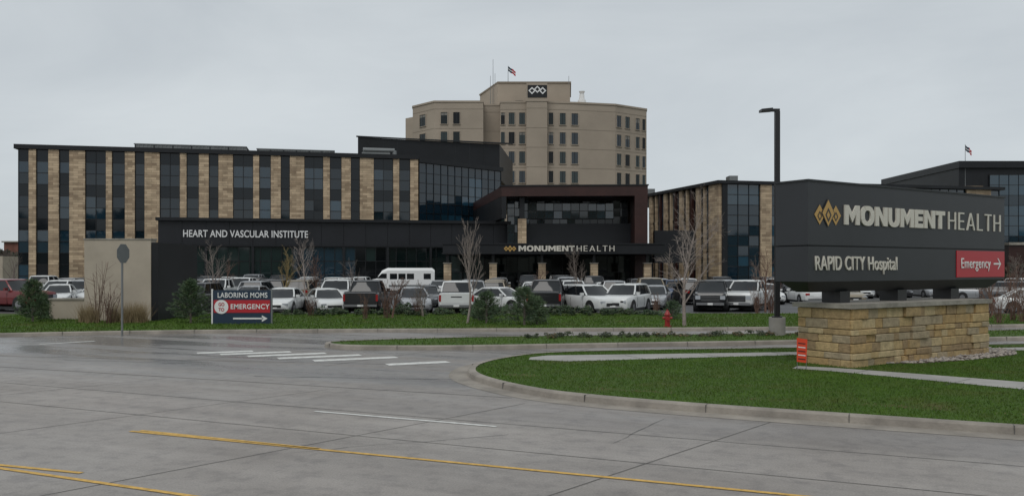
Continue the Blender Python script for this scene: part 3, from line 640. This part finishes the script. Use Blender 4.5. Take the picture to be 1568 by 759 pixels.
# ------------------------------------------------------------------ vehicles
paints={'white':(.64,.65,.64),'silver':(.33,.34,.35),'grey':(.09,.095,.10),'black':(.010,.010,.012),'red':(.15,.016,.018),'blue':(.02,.04,.09),'tan':(.26,.22,.16)}
PM={k:pbr('paint_'+k,v,.28,coat=.5,metal=.0 if k in('white','black') else .3,nscale=1.5,namt=.06) for k,v in paints.items()}
def ring(y,hw,zb,zt):
    r=[(hw*.84,zb),(hw*.97,zb+.1),(hw,zb+(zt-zb)*.45),(hw*.985,zt-.13),(hw*.93,zt-.03),(hw*.8,zt)]
    return [(x,y,z) for x,z in r]+[(-x,y,z) for x,z in reversed(r)]
def vehicle(kind,col):
    P=PM[col]; m=MB()
    if kind=='sedan':
        st=[(-2.33,.62,.30,.60),(-2.22,.80,.22,.70),(-1.7,.90,.2,.82),(-1.0,.91,.2,.92),(0,.91,.2,.93),(1.2,.91,.2,.95),(1.9,.89,.22,.97),(2.25,.80,.25,.92),(2.33,.68,.32,.80)]
        gb=(-1.05,1.85,.80,.92); gr=(-.30,1.05,.60,1.40); wy=(-1.42,1.35); wr=.33
    elif kind=='suv':
        st=[(-2.33,.66,.36,.80),(-2.22,.84,.28,.92),(-1.7,.93,.25,1.02),(-1.0,.95,.25,1.08),(0,.95,.25,1.08),(1.4,.95,.25,1.10),(2.1,.92,.28,1.10),(2.33,.84,.36,1.04)]
        gb=(-1.1,2.25,.84,1.06); gr=(-.40,1.95,.68,1.62); wy=(-1.42,1.4); wr=.37
    else:
        st=[(-2.85,.78,.48,1.02),(-2.75,.92,.40,1.14),(-2.1,.99,.35,1.20),(-1.3,1.0,.35,1.24),(0,1.0,.35,1.24),(1.05,1.0,.35,1.24),(1.1,1.0,.35,1.26),(2.7,.99,.4,1.26),(2.85,.92,.48,1.22)]
        gb=(-1.35,1.05,.88,1.22); gr=(-.70,.85,.74,1.82); wy=(-1.9,1.75); wr=.41
    m.loft([ring(*s) for s in st],P)
    y0,y1,hw,z0=gb; t0,t1,tw_,z1=gr
    Bq=[(-hw,y0,z0),(hw,y0,z0),(hw,y1,z0),(-hw,y1,z0)]; Tq=[(-tw_,t0,z1),(tw_,t0,z1),(tw_,t1,z1),(-tw_,t1,z1)]
    def gring(f):
        z=z0+(z1-z0)*f; a=hw+(tw_-hw)*f**.85; ya=y0+(t0-y0)*f**.9; yb_=y1+(t1-y1)*f**.9
        return [(-a,ya+.10,z),(-a*.6,ya-.02,z),(0,ya-.07,z),(a*.6,ya-.02,z),(a,ya+.10,z),(a,yb_-.06,z),(a*.6,yb_+.03,z),(-a*.6,yb_+.03,z),(-a,yb_-.06,z)]
    m.loft([gring(f) for f in (0,.35,.7,1)],'carglass')
    for i in range(4):
        dy=.09 if i<2 else -.05
        p=Vector(Bq[i])+Vector((0,dy,0)); q=Vector(Tq[i])+Vector((0,dy,0)); mid=p.lerp(q,.5)+Vector((math.copysign(.018,p.x),0,.01))
        m.tube(p,mid,.055,.05,6,P,False); m.tube(mid,q,.05,.045,6,P,False)
    for s in (-1,1):
        for f in ((.5,) if kind!='suv' else (.38,.75)):
            yb_=y0+(y1-y0)*(f-.02); yt=t0+(t1-t0)*(f-.02)
            m.tube((s*hw*1.0,yb_,z0),(s*(tw_+.015),yt,z1),.04,.035,4,P if kind=='pickup' else 'trim',False)
    rr=lambda e,z:[(-tw_-e,t0-e+.08,z),(-tw_*.6,t0-e-.04,z+.008),(tw_*.6,t0-e-.04,z+.008),(tw_+e,t0-e+.08,z),(tw_+e,t1+e-.04,z),(tw_*.6,t1+e+.04,z+.005),(-tw_*.6,t1+e+.04,z+.005),(-tw_-e,t1+e-.04,z)]
    m.loft([rr(.03,z1-.03),rr(.02,z1+.02),rr(-.08,z1+.055),rr(-.25,z1+.07)],P)
    fy=st[0][0]; ry=st[-1][0]; hw=st[1][1]
    if kind=='pickup':
        m.abox(-.55,.55,fy-.03,fy+.05,.62,.98,'trim'); m.abox(-.8,.8,fy-.06,fy+.06,.42,.56,'rim')
        for z_ in (.70,.80,.90): m.abox(-.53,.53,fy-.04,fy-.02,z_,z_+.02,'rim')
        for s in (-1,1): m.abox(min(s*.57,s*.86),max(s*.57,s*.86),fy-.02,fy+.12,.76,.98,'lamp'); m.abox(min(s*.84,s*.955),max(s*.84,s*.955),ry-.14,ry+.02,.78,1.14,'tail')
        m.abox(-.9,.9,1.18,2.7,1.24,1.272,'trim'); m.abox(-.9,.9,ry-.02,ry+.1,.48,.60,'rim'); m.abox(-.16,.16,ry+.1,ry+.11,.49,.59,'white'); m.abox(-.3,.3,ry-.005,ry+.006,1.0,1.06,'trim')
        m.abox(-.82,.82,ry-.004,ry+.004,.66,.675,'trim')
        m.abox(-.15,.15,fy-.075,fy-.06,.43,.55,'white')
    else:
        k=1 if kind=='sedan' else 1.22
        m.abox(-.40,.40,fy-.015,fy+.08,.40*k,.54*k,'trim'); m.abox(-.6,.6,fy-.01,fy+.15,.26*k,.33*k,'trim')
        for s in (-1,1):
            m.abox(min(s*.46,s*.76),max(s*.46,s*.76),fy+.0,fy+.2,.55*k,.64*k,'lamp'); m.abox(min(s*.50,s*.78),max(s*.50,s*.78),ry-.2,ry+.012,.68*k,.82*k,'tail')
        m.abox(-.2,.2,ry,ry+.014,.55*k,.66*k,'white'); m.abox(-.6,.6,ry-.12,ry+.01,.34*k,.42*k,'trim'); m.abox(-.18,.18,fy-.025,fy-.012,.34*k,.42*k,'white')
    H=st[3][1]
    for y_ in wy:
        for s in (-1,1):
            m.tube((s*(H-.25),y_,wr+.02),(s*(H+.004),y_,wr+.02),wr+.07,wr+.07,18,'trim'); m.tube((s*(H-.24),y_,wr),(s*(H+.02),y_,wr),wr,wr,18,'tyre'); m.tube((s*(H),y_,wr),(s*(H+.03),y_,wr),wr*.62,wr*.55,12,'rim')
    for s in (-1,1):
        m.abox(min(s*(hw+.06),s*(hw+.26)),max(s*(hw+.06),s*(hw+.26)),y0+.28,y0+.42,z0+.02,z0+.17,P)
        for yy in (y0+.35,(y0+y1)/2,): m.abox(min(s*(H-.02),s*(H+.003)),max(s*(H-.02),s*(H+.003)),yy,yy+.012,.42,z0-.14,'trim')
    m.abox(-H+.05,H-.05,wy[0]+.5,wy[1]-.5,.14,.3,'trim')
    return m.mesh(kind+'_'+col,smooth=38)
cache={}
NM={'sedan':'parked_car','suv':'parked_suv','pickup':'pickup_truck'}
def put(kind,col,x,y,rot):
    k=(kind,col)
    if k not in cache: cache[k]=vehicle(kind,col)
    o=bpy.data.objects.new(NM[kind],cache[k]); COL.objects.link(o); o.location=(x,y,-.014); o.rotation_euler[2]=rot
    sc=R.uniform(.97,1.03); o.scale=(1,sc,R.uniform(.97,1.04)); return o
PI=math.pi
fr=[(435,'sedan','white',0),(500,'sedan','white',.45),(518,'pickup','white',0,56),(563,'pickup','black',PI),(632,'sedan','silver',.2),(655,'sedan','grey',0,58),(700,'pickup','white',PI),(768,'sedan','white',.9,52),
 (838,'pickup','black',PI-.15),(903,'suv','white',.5),(958,'suv','white',-.45),(1003,'sedan','silver',-.3,55),(1090,'pickup','black',-.3,53),(1146,'pickup','white',-.55,53),
 (14,'pickup','red',1.2,52),(250,'pickup','black',.3,54),(285,'sedan','grey',0,56),(385,'sedan','silver',0,57),(465,'suv','tan',PI,62),(725,'suv','silver',0,60),
 (1560,'suv','grey',1.2,60),(1590,'sedan','white',1.2,48),(1500,'sedan','silver',1.2,66),(1205,'sedan','black',.2,75),(300,'suv','black',0,50.5),(325,'sedan','white',0,62),(92,'sedan','white',.3,58),(118,'suv','silver',.2,62)]
for f in fr:
    y=f[4] if len(f)>4 else 49.5
    put(f[1],f[2],bx(f[0],y),y,f[3]+R.uniform(-.05,.05))
cols=['white']*7+['silver']*5+['grey']*3+['black']*4+['blue','tan']
kinds=['sedan']*4+['suv']*4+['pickup']*2
for ry_,rot in ((62,0),(67.5,PI),(76,0),(81.5,PI),(90,0)):
    x=-44 if ry_<88 else -30
    lim=26 if ry_<85 else -8
    while x<lim:
        uu=784+F*x/ry_
        if R.random()<.84 and not(558<uu<672): 
            put(R.choice(kinds),R.choice(cols),x,ry_+R.uniform(-.3,.3)+.03*x,rot+R.choice((0,0,PI))+R.uniform(-.04,.04))
        x+=2.85
for i in range(10): put(R.choice(kinds),R.choice(cols),30+i*3,74+R.uniform(-.3,.3),0)
sb=MB(); 
def rb(x,z0,z1,hw): 
    return [(x,-hw,z0),(x,hw,z0),(x,hw,z1-.25),(x,hw-.2,z1),(x,-hw+.2,z1),(x,-hw,z1-.25)]
sb.loft([rb(-3.4,.5,1.15,.75),rb(-3.25,.4,1.35,.95),rb(-2.3,.4,1.55,1.05),rb(-1.75,.4,2.35,1.1),rb(-1.2,.4,2.6,1.15),rb(3.1,.4,2.6,1.15),rb(3.35,.5,2.4,1.1)],'white')
for i in (0,1,2,4): sb.abox(-1.0+i*.82,-.3+i*.82,-1.165,-1.14,1.5,2.05,'carglass')
sb.face([(-2.28,-1.06,1.58),(-1.3,-1.152,1.58),(-1.3,-1.152,2.05),(-1.8,-1.11,2.05)],'carglass')
sb.face([(-2.27,-.9,1.6),(-2.27,.9,1.6),(-1.82,.85,2.2),(-1.82,-.85,2.2)],'carglass')
sb.abox(-3.42,-3.3,-.5,.5,.7,1.0,'trim'); sb.abox(-1.1,3.2,-1.162,-1.14,.75,.95,'grey'); sb.abox(-3.3,3.35,-1.05,1.05,.3,.42,'trim')
for x in (-2.5,2.0):
    for s in (-1,1): sb.tube((x,s*.85,.4),(x,s*1.17,.4),.4,.4,18,'tyre'); sb.tube((x,s*1.1,.4),(x,s*1.18,.4),.22,.2,12,'rim')
sb.obj('shuttle_bus',smooth=35,loc=(bx(613,84),84,0),rot=.12)
# ------------------------------------------------------------------ vegetation
def bare_tree(name,loc,h,seed,mat='bark',spread=.55,r0=.05,up=.35,lv=3,n1=16,clear=.25,multi=1):
    r=random.Random(seed); m=MB()
    def br(p,d,L,rad,l):
        segs=5 if l==0 else 3; sides=6 if l==0 else (4 if l==1 else 3)
        pts=[p]; dirs=[d]
        for i in range(segs):
            d=(d+Vector((r.gauss(0,.09),r.gauss(0,.09),r.gauss(0,.05)+up*.18*(l>0)))).normalized(); p=p+d*L/segs; pts.append(p); dirs.append(d)
        for i in range(segs):
            a=max(.005,rad*(1-.8*i/segs)); b_=max(.004,rad*(1-.8*(i+1)/segs)); m.tube(pts[i],pts[i+1],a,b_,sides,mat,False)
        if l<lv:
            n=n1 if l==0 else (7 if l==1 else 5)
            for k in range(n):
                f=(clear+(1-clear)*(k+r.random())/n) if l==0 else (.2+.8*(k+r.random())/n)
                fi=min(f*segs,segs-.001); i=int(fi); q=pts[i].lerp(pts[i+1],fi-i)
                az=r.uniform(0,6.283)if l else k*2.4+r.uniform(-.5,.5); ax=dirs[i].orthogonal().normalized(); ax=Matrix.Rotation(az,3,dirs[i])@ax
                an=spread*(r.uniform(.8,1.4)); nd=(dirs[i]*math.cos(an)+ax*math.sin(an)).normalized()
                br(q,nd,L*(.52 if l==0 else .5)*r.uniform(.6,1.1)*(1.15-.55*f),rad*(1-.75*f)*.55,l+1)
    for k in range(multi):
        d=Vector((r.gauss(0,.12*(multi>1)),r.gauss(0,.12*(multi>1)),1)).normalized(); br(Vector((r.uniform(-.1,.1)*(multi>1),0,0)),d,h*.92,r0,0)
    return m.obj(name,loc=loc)
bare_tree('bare_tree',(bx(1048,36.2),36.2,.1),hz(322,36.2),1,'barkp',.66,.085,lv=3,n1=26,clear=.2)
bare_tree('bare_tree',(bx(716,38),38,.1),hz(362,38),2,'barkp',.26,.065,lv=3,n1=15,up=.6)
i=10
for u,v,y,mt in ((465,368,56,'barkp'),(488,398,60,'twig'),(325,382,56,'barkp'),(345,402,64,'twig'),(434,390,58,'twigt'),(600,428,42,'twig'),(648,438,43,'bark'),(890,385,56,'bark'),(1172,392,50,'twig'),(1162,402,62,'bark'),(258,408,58,'bark'),
   (545,400,62,'bark'),(820,418,60,'twig'),(1545,408,50,'twig'),(1556,392,60,'bark'),(1520,422,44,'twig'),(1210,405,80,'bark'),(20,394,70,'bark')):
    bare_tree('bare_tree',(bx(u,y),y,0),hz(v,y),i,mt,.48,.045+.0005*y,lv=3 if y<62 else 2,n1=13); i+=1
def bush(name,loc,h,seed,mat,n=16,lean=.35):
    r=random.Random(seed); m=MB()
    for k in range(n):
        a=r.uniform(0,6.283); d=Vector((math.cos(a)*lean*r.random(),math.sin(a)*lean*r.random(),1)); p=Vector((r.gauss(0,.08),r.gauss(0,.08),0)); L=h*r.uniform(.55,1)
        q=p+d*L*.5; e=q+(d+Vector((r.gauss(0,.2),r.gauss(0,.2),0)))*L*.5
        m.tube(p,q,.014,.011,3,mat,False); m.tube(q,e,.011,.005,3,mat,False)
        for j in range(5):
            s=p.lerp(e,r.uniform(.3,.95)); t=s+Vector((r.gauss(0,.22),r.gauss(0,.22),r.uniform(.1,.35)))*h*.35; m.tube(s,t,.007,.003,3,mat,False)
    return m.obj(name,loc=loc)
bush('bare_shrub',(bx(150,38.3),38.3,.1),hz(398,38.3),1,'twig',12,.3); bush('bare_shrub',(bx(165,38),38,.1),1.9,2,'twig',18,.4); bush('bare_shrub',(bx(560,41),41,.1),1.4,3,'twig',14); bush('bare_shrub',(bx(592,42),42,.1),2.0,4,'twig',18)
for k,(u,y,h_) in enumerate(((1160,46,1.6),(1180,47,2.0),(1530,38,1.8),(1550,40,2.3),(1566,39,2.0),(1515,42,1.6),(640,44,1.3),(475,44,1.2),(1005,46,1.2))): bush('bare_shrub',(bx(u,y),y,.1),h_,20+k,'twig',22,.5)
def pine(name,loc,h,w,seed):
    r=random.Random(seed); m=MB(); m.tube((0,0,0),(0,0,h*.95),.05,.01,6,'bark'); mats=['pine1','pine2','pine2','pine3','pine2']
    n=int(72*h/2)
    for k in range(n):
        f=(k/n)**.9; z=.08*h+f*.88*h; L=w*(1-f)**.75*r.uniform(.55,1.15)+.06; a=k*2.399+r.uniform(-.4,.4)
        d=Vector((math.cos(a),math.sin(a),.15+.5*f)); tip=Vector((0,0,z))+d*L; m.tube((0,0,z),tip,.012,.004,3,'bark',False)
        mt=r.choice(mats)
        for j in range(int(30+66*L)):
            t=r.uniform(.25,1.05); p=Vector((0,0,z))+d*L*t+Vector((r.gauss(0,.05),r.gauss(0,.05),r.gauss(0,.04)))
            nd=(d*.7+Vector((r.gauss(0,.6),r.gauss(0,.6),r.gauss(.25,.5)))).normalized()*r.uniform(.08,.16); sd=nd.orthogonal().normalized()*.015
            m.face([p-sd,p+sd,p+nd],mt if r.random()<.75 else r.choice(mats))
    return m.obj(name,loc=loc)
for k,(u,vt,y,w) in enumerate(((50,428,39,.9),(66,450,41,.5),(292,428,38.2,1.0),(803,440,36.8,1.05),(745,447,38,.85),(822,455,37.5,.6),(1030,462,41,.6),(733,462,40,.5))):
    pine('pine_tree',(bx(u,y),y,.1),hz(vt,y)-.1,w,50+k)
def shrub(name,loc,rx,ry,rz,n,seed,mats,leaf=.05):
    r=random.Random(seed); m=MB()
    cl=[(Vector((r.uniform(-.8,.8)*rx,r.uniform(-.8,.8)*ry,r.uniform(.25,.85)*rz)),r.uniform(.25,.5)) for _ in range(9)]
    for k in range(n):
        c,s=r.choice(cl); v=Vector((r.gauss(0,1),r.gauss(0,1),r.gauss(0,1))).normalized()*r.uniform(.6,1)
        p=c+Vector((v.x*rx*s,v.y*ry*s,v.z*rz*s)); 
        if p.z<0: p.z=abs(p.z)*.5
        a=Vector((r.gauss(0,1),r.gauss(0,1),r.gauss(0,1))).normalized()*leaf*r.uniform(.6,1.4); b_=a.orthogonal().normalized()*leaf*.45
        m.face([p-a,p+b_,p+a,p-b_],r.choice(mats))
    return m.obj(name,loc=loc)
k=0
u=450
while u<1015:
    y=44.6+R.uniform(-.5,.4); shrub('juniper_shrub',(bx(u,y),y,.1),R.uniform(.4,.75),.5,R.uniform(.28,.55),440,100+k,[M['leaf1'],M['pine2'],M['leaf2'],M['pine1']],.07); u+=R.uniform(20,46); k+=1
u=815
while u<1225:
    y=29.9+.14*bx(u,30)+R.uniform(-.4,.3); g=R.random()
    shrub('low_shrub',(bx(u,y),y,.12),R.uniform(.2,.45),.25,R.uniform(.10,.20),240,200+k,[M['leaf1'],M['leaf2']] if g<.4 else [M['dry2'],M['leaf2'],M['leaf1']],.04); u+=R.uniform(18,40); k+=1
for u,y in ((130,38.6),(142,38.2),(176,38.4),(196,38.3),(208,38.8),(216,38.4)):
    a=MB(); r=random.Random(int(u))
    for j in range(260):
        p=Vector((r.gauss(0,.12),r.gauss(0,.12),0)); q=p+Vector((r.gauss(0,.22),r.gauss(0,.22),r.uniform(.5,1.05))); s=Vector((.008,0,0)); a.face([p-s,p+s,q],'dry1' if r.random()<.4 else 'dry2')
    a.obj('ornamental_grass',loc=(bx(u,y),y,.12))
def mass(name,x0,x1,y,h,seed,n,cols_,leaf=.9):
    r=random.Random(seed); m=MB()
    for k in range(n):
        x=r.uniform(x0,x1); hh=h*(.6+.5*mnoise.noise(Vector((x*.08,seed,0)))+.25*mnoise.noise(Vector((x*.3,seed,3)))); z=r.uniform(0,1)**.7*hh
        p=Vector((x,y+r.uniform(-4,4),z)); a=Vector((r.gauss(0,1),r.gauss(0,.4),r.gauss(0,1))).normalized()*leaf*r.uniform(.5,1.2); b_=Vector((a.z,0,-a.x))*.5
        m.face([p-a,p+b_,p+a,p-b_],r.choice(cols_))
    m.obj(name)
tb=[pbr('far_tree_a',(.055,.045,.038),.95),pbr('far_tree_b',(.035,.045,.028),.95),pbr('far_tree_c',(.08,.065,.05),.95)]
mass('distant_trees',-190,-95,200,9,1,4500,tb); mass('distant_trees',62,150,128,6,2,4500,tb,.6)
hl=MB(); pr_=None  # unseen ridge behind the camera, added to darken reflections in the glass
for i in range(61):
    x=-360+i*12; z=16+7*mnoise.noise(Vector((x*.012,0,0)))+4*mnoise.noise(Vector((x*.06,2,0)))
    if pr_: hl.face([(pr_[0],-60,-.03),(x,-60,-.03),(x,-170,z),(pr_[0],-170,pr_[1])],'leaf1')
    pr_=(x,z)
hl.obj('reflected_hill')
mass('distant_trees',-300,300,-165,28,9,9000,tb,2.2)  # unseen treeline on that ridge, added so the low panes mirror something dark
# ------------------------------------------------------------------ world, sun, camera
w=bpy.data.worlds.new('World'); scene.world=w; w.use_nodes=True; nt=w.node_tree; L=nt.links.new; bg=nt.nodes['Background']
SE,SR_=math.radians(52),math.radians(200)
sk=N(nt,'ShaderNodeTexSky',sky_type='NISHITA',sun_disc=False); sk.sun_elevation=SE; sk.sun_rotation=SR_; sk.altitude=900
tc=N(nt,'ShaderNodeTexCoord'); mp=N(nt,'ShaderNodeMapping'); mp.inputs['Scale'].default_value=(1,1,3.2); L(tc.outputs['Generated'],mp.inputs[0])
n=N(nt,'ShaderNodeTexNoise'); n.inputs['Scale'].default_value=1.9; n.inputs['Detail'].default_value=8; n.inputs['Roughness'].default_value=.55; n.inputs['Distortion'].default_value=.4; L(mp.outputs[0],n.inputs['Vector'])
r=N(nt,'ShaderNodeValToRGB'); r.color_ramp.elements[0].position=.3; r.color_ramp.elements[0].color=(.49,.53,.56,1); r.color_ramp.elements[1].position=.7; r.color_ramp.elements[1].color=(.63,.67,.69,1); L(n.outputs[0],r.inputs[0])
vs=N(nt,'ShaderNodeVectorMath',operation='SCALE'); vs.inputs['Scale'].default_value=10; L(r.outputs[0],vs.inputs[0])
mx=N(nt,'ShaderNodeMix',data_type='RGBA'); mx.inputs[0].default_value=.93; L(sk.outputs[0],mx.inputs[6]); L(vs.outputs[0],mx.inputs[7]); L(mx.outputs[2],bg.inputs[0]); bg.inputs[1].default_value=.104
sl=bpy.data.lights.new('sun','SUN'); sl.energy=1.2; sl.angle=math.radians(40); sl.color=(1,.97,.93); so=bpy.data.objects.new('sun',sl); COL.objects.link(so)
dv=Vector((math.sin(SR_)*math.cos(SE),math.cos(SR_)*math.cos(SE),math.sin(SE))); so.rotation_euler=dv.to_track_quat('Z','Y').to_euler()
cd=bpy.data.cameras.new('camera'); cd.sensor_width=36; cd.lens=36*F/1568; cd.shift_y=30.5/1568; cd.clip_end=5000; cam=bpy.data.objects.new('camera',cd); COL.objects.link(cam)
cam.location=(0,0,CH); cam.rotation_euler=(math.pi/2,0,0); scene.camera=cam
scene.view_settings.view_transform='Standard'; scene.view_settings.look='None'; scene.view_settings.exposure=0
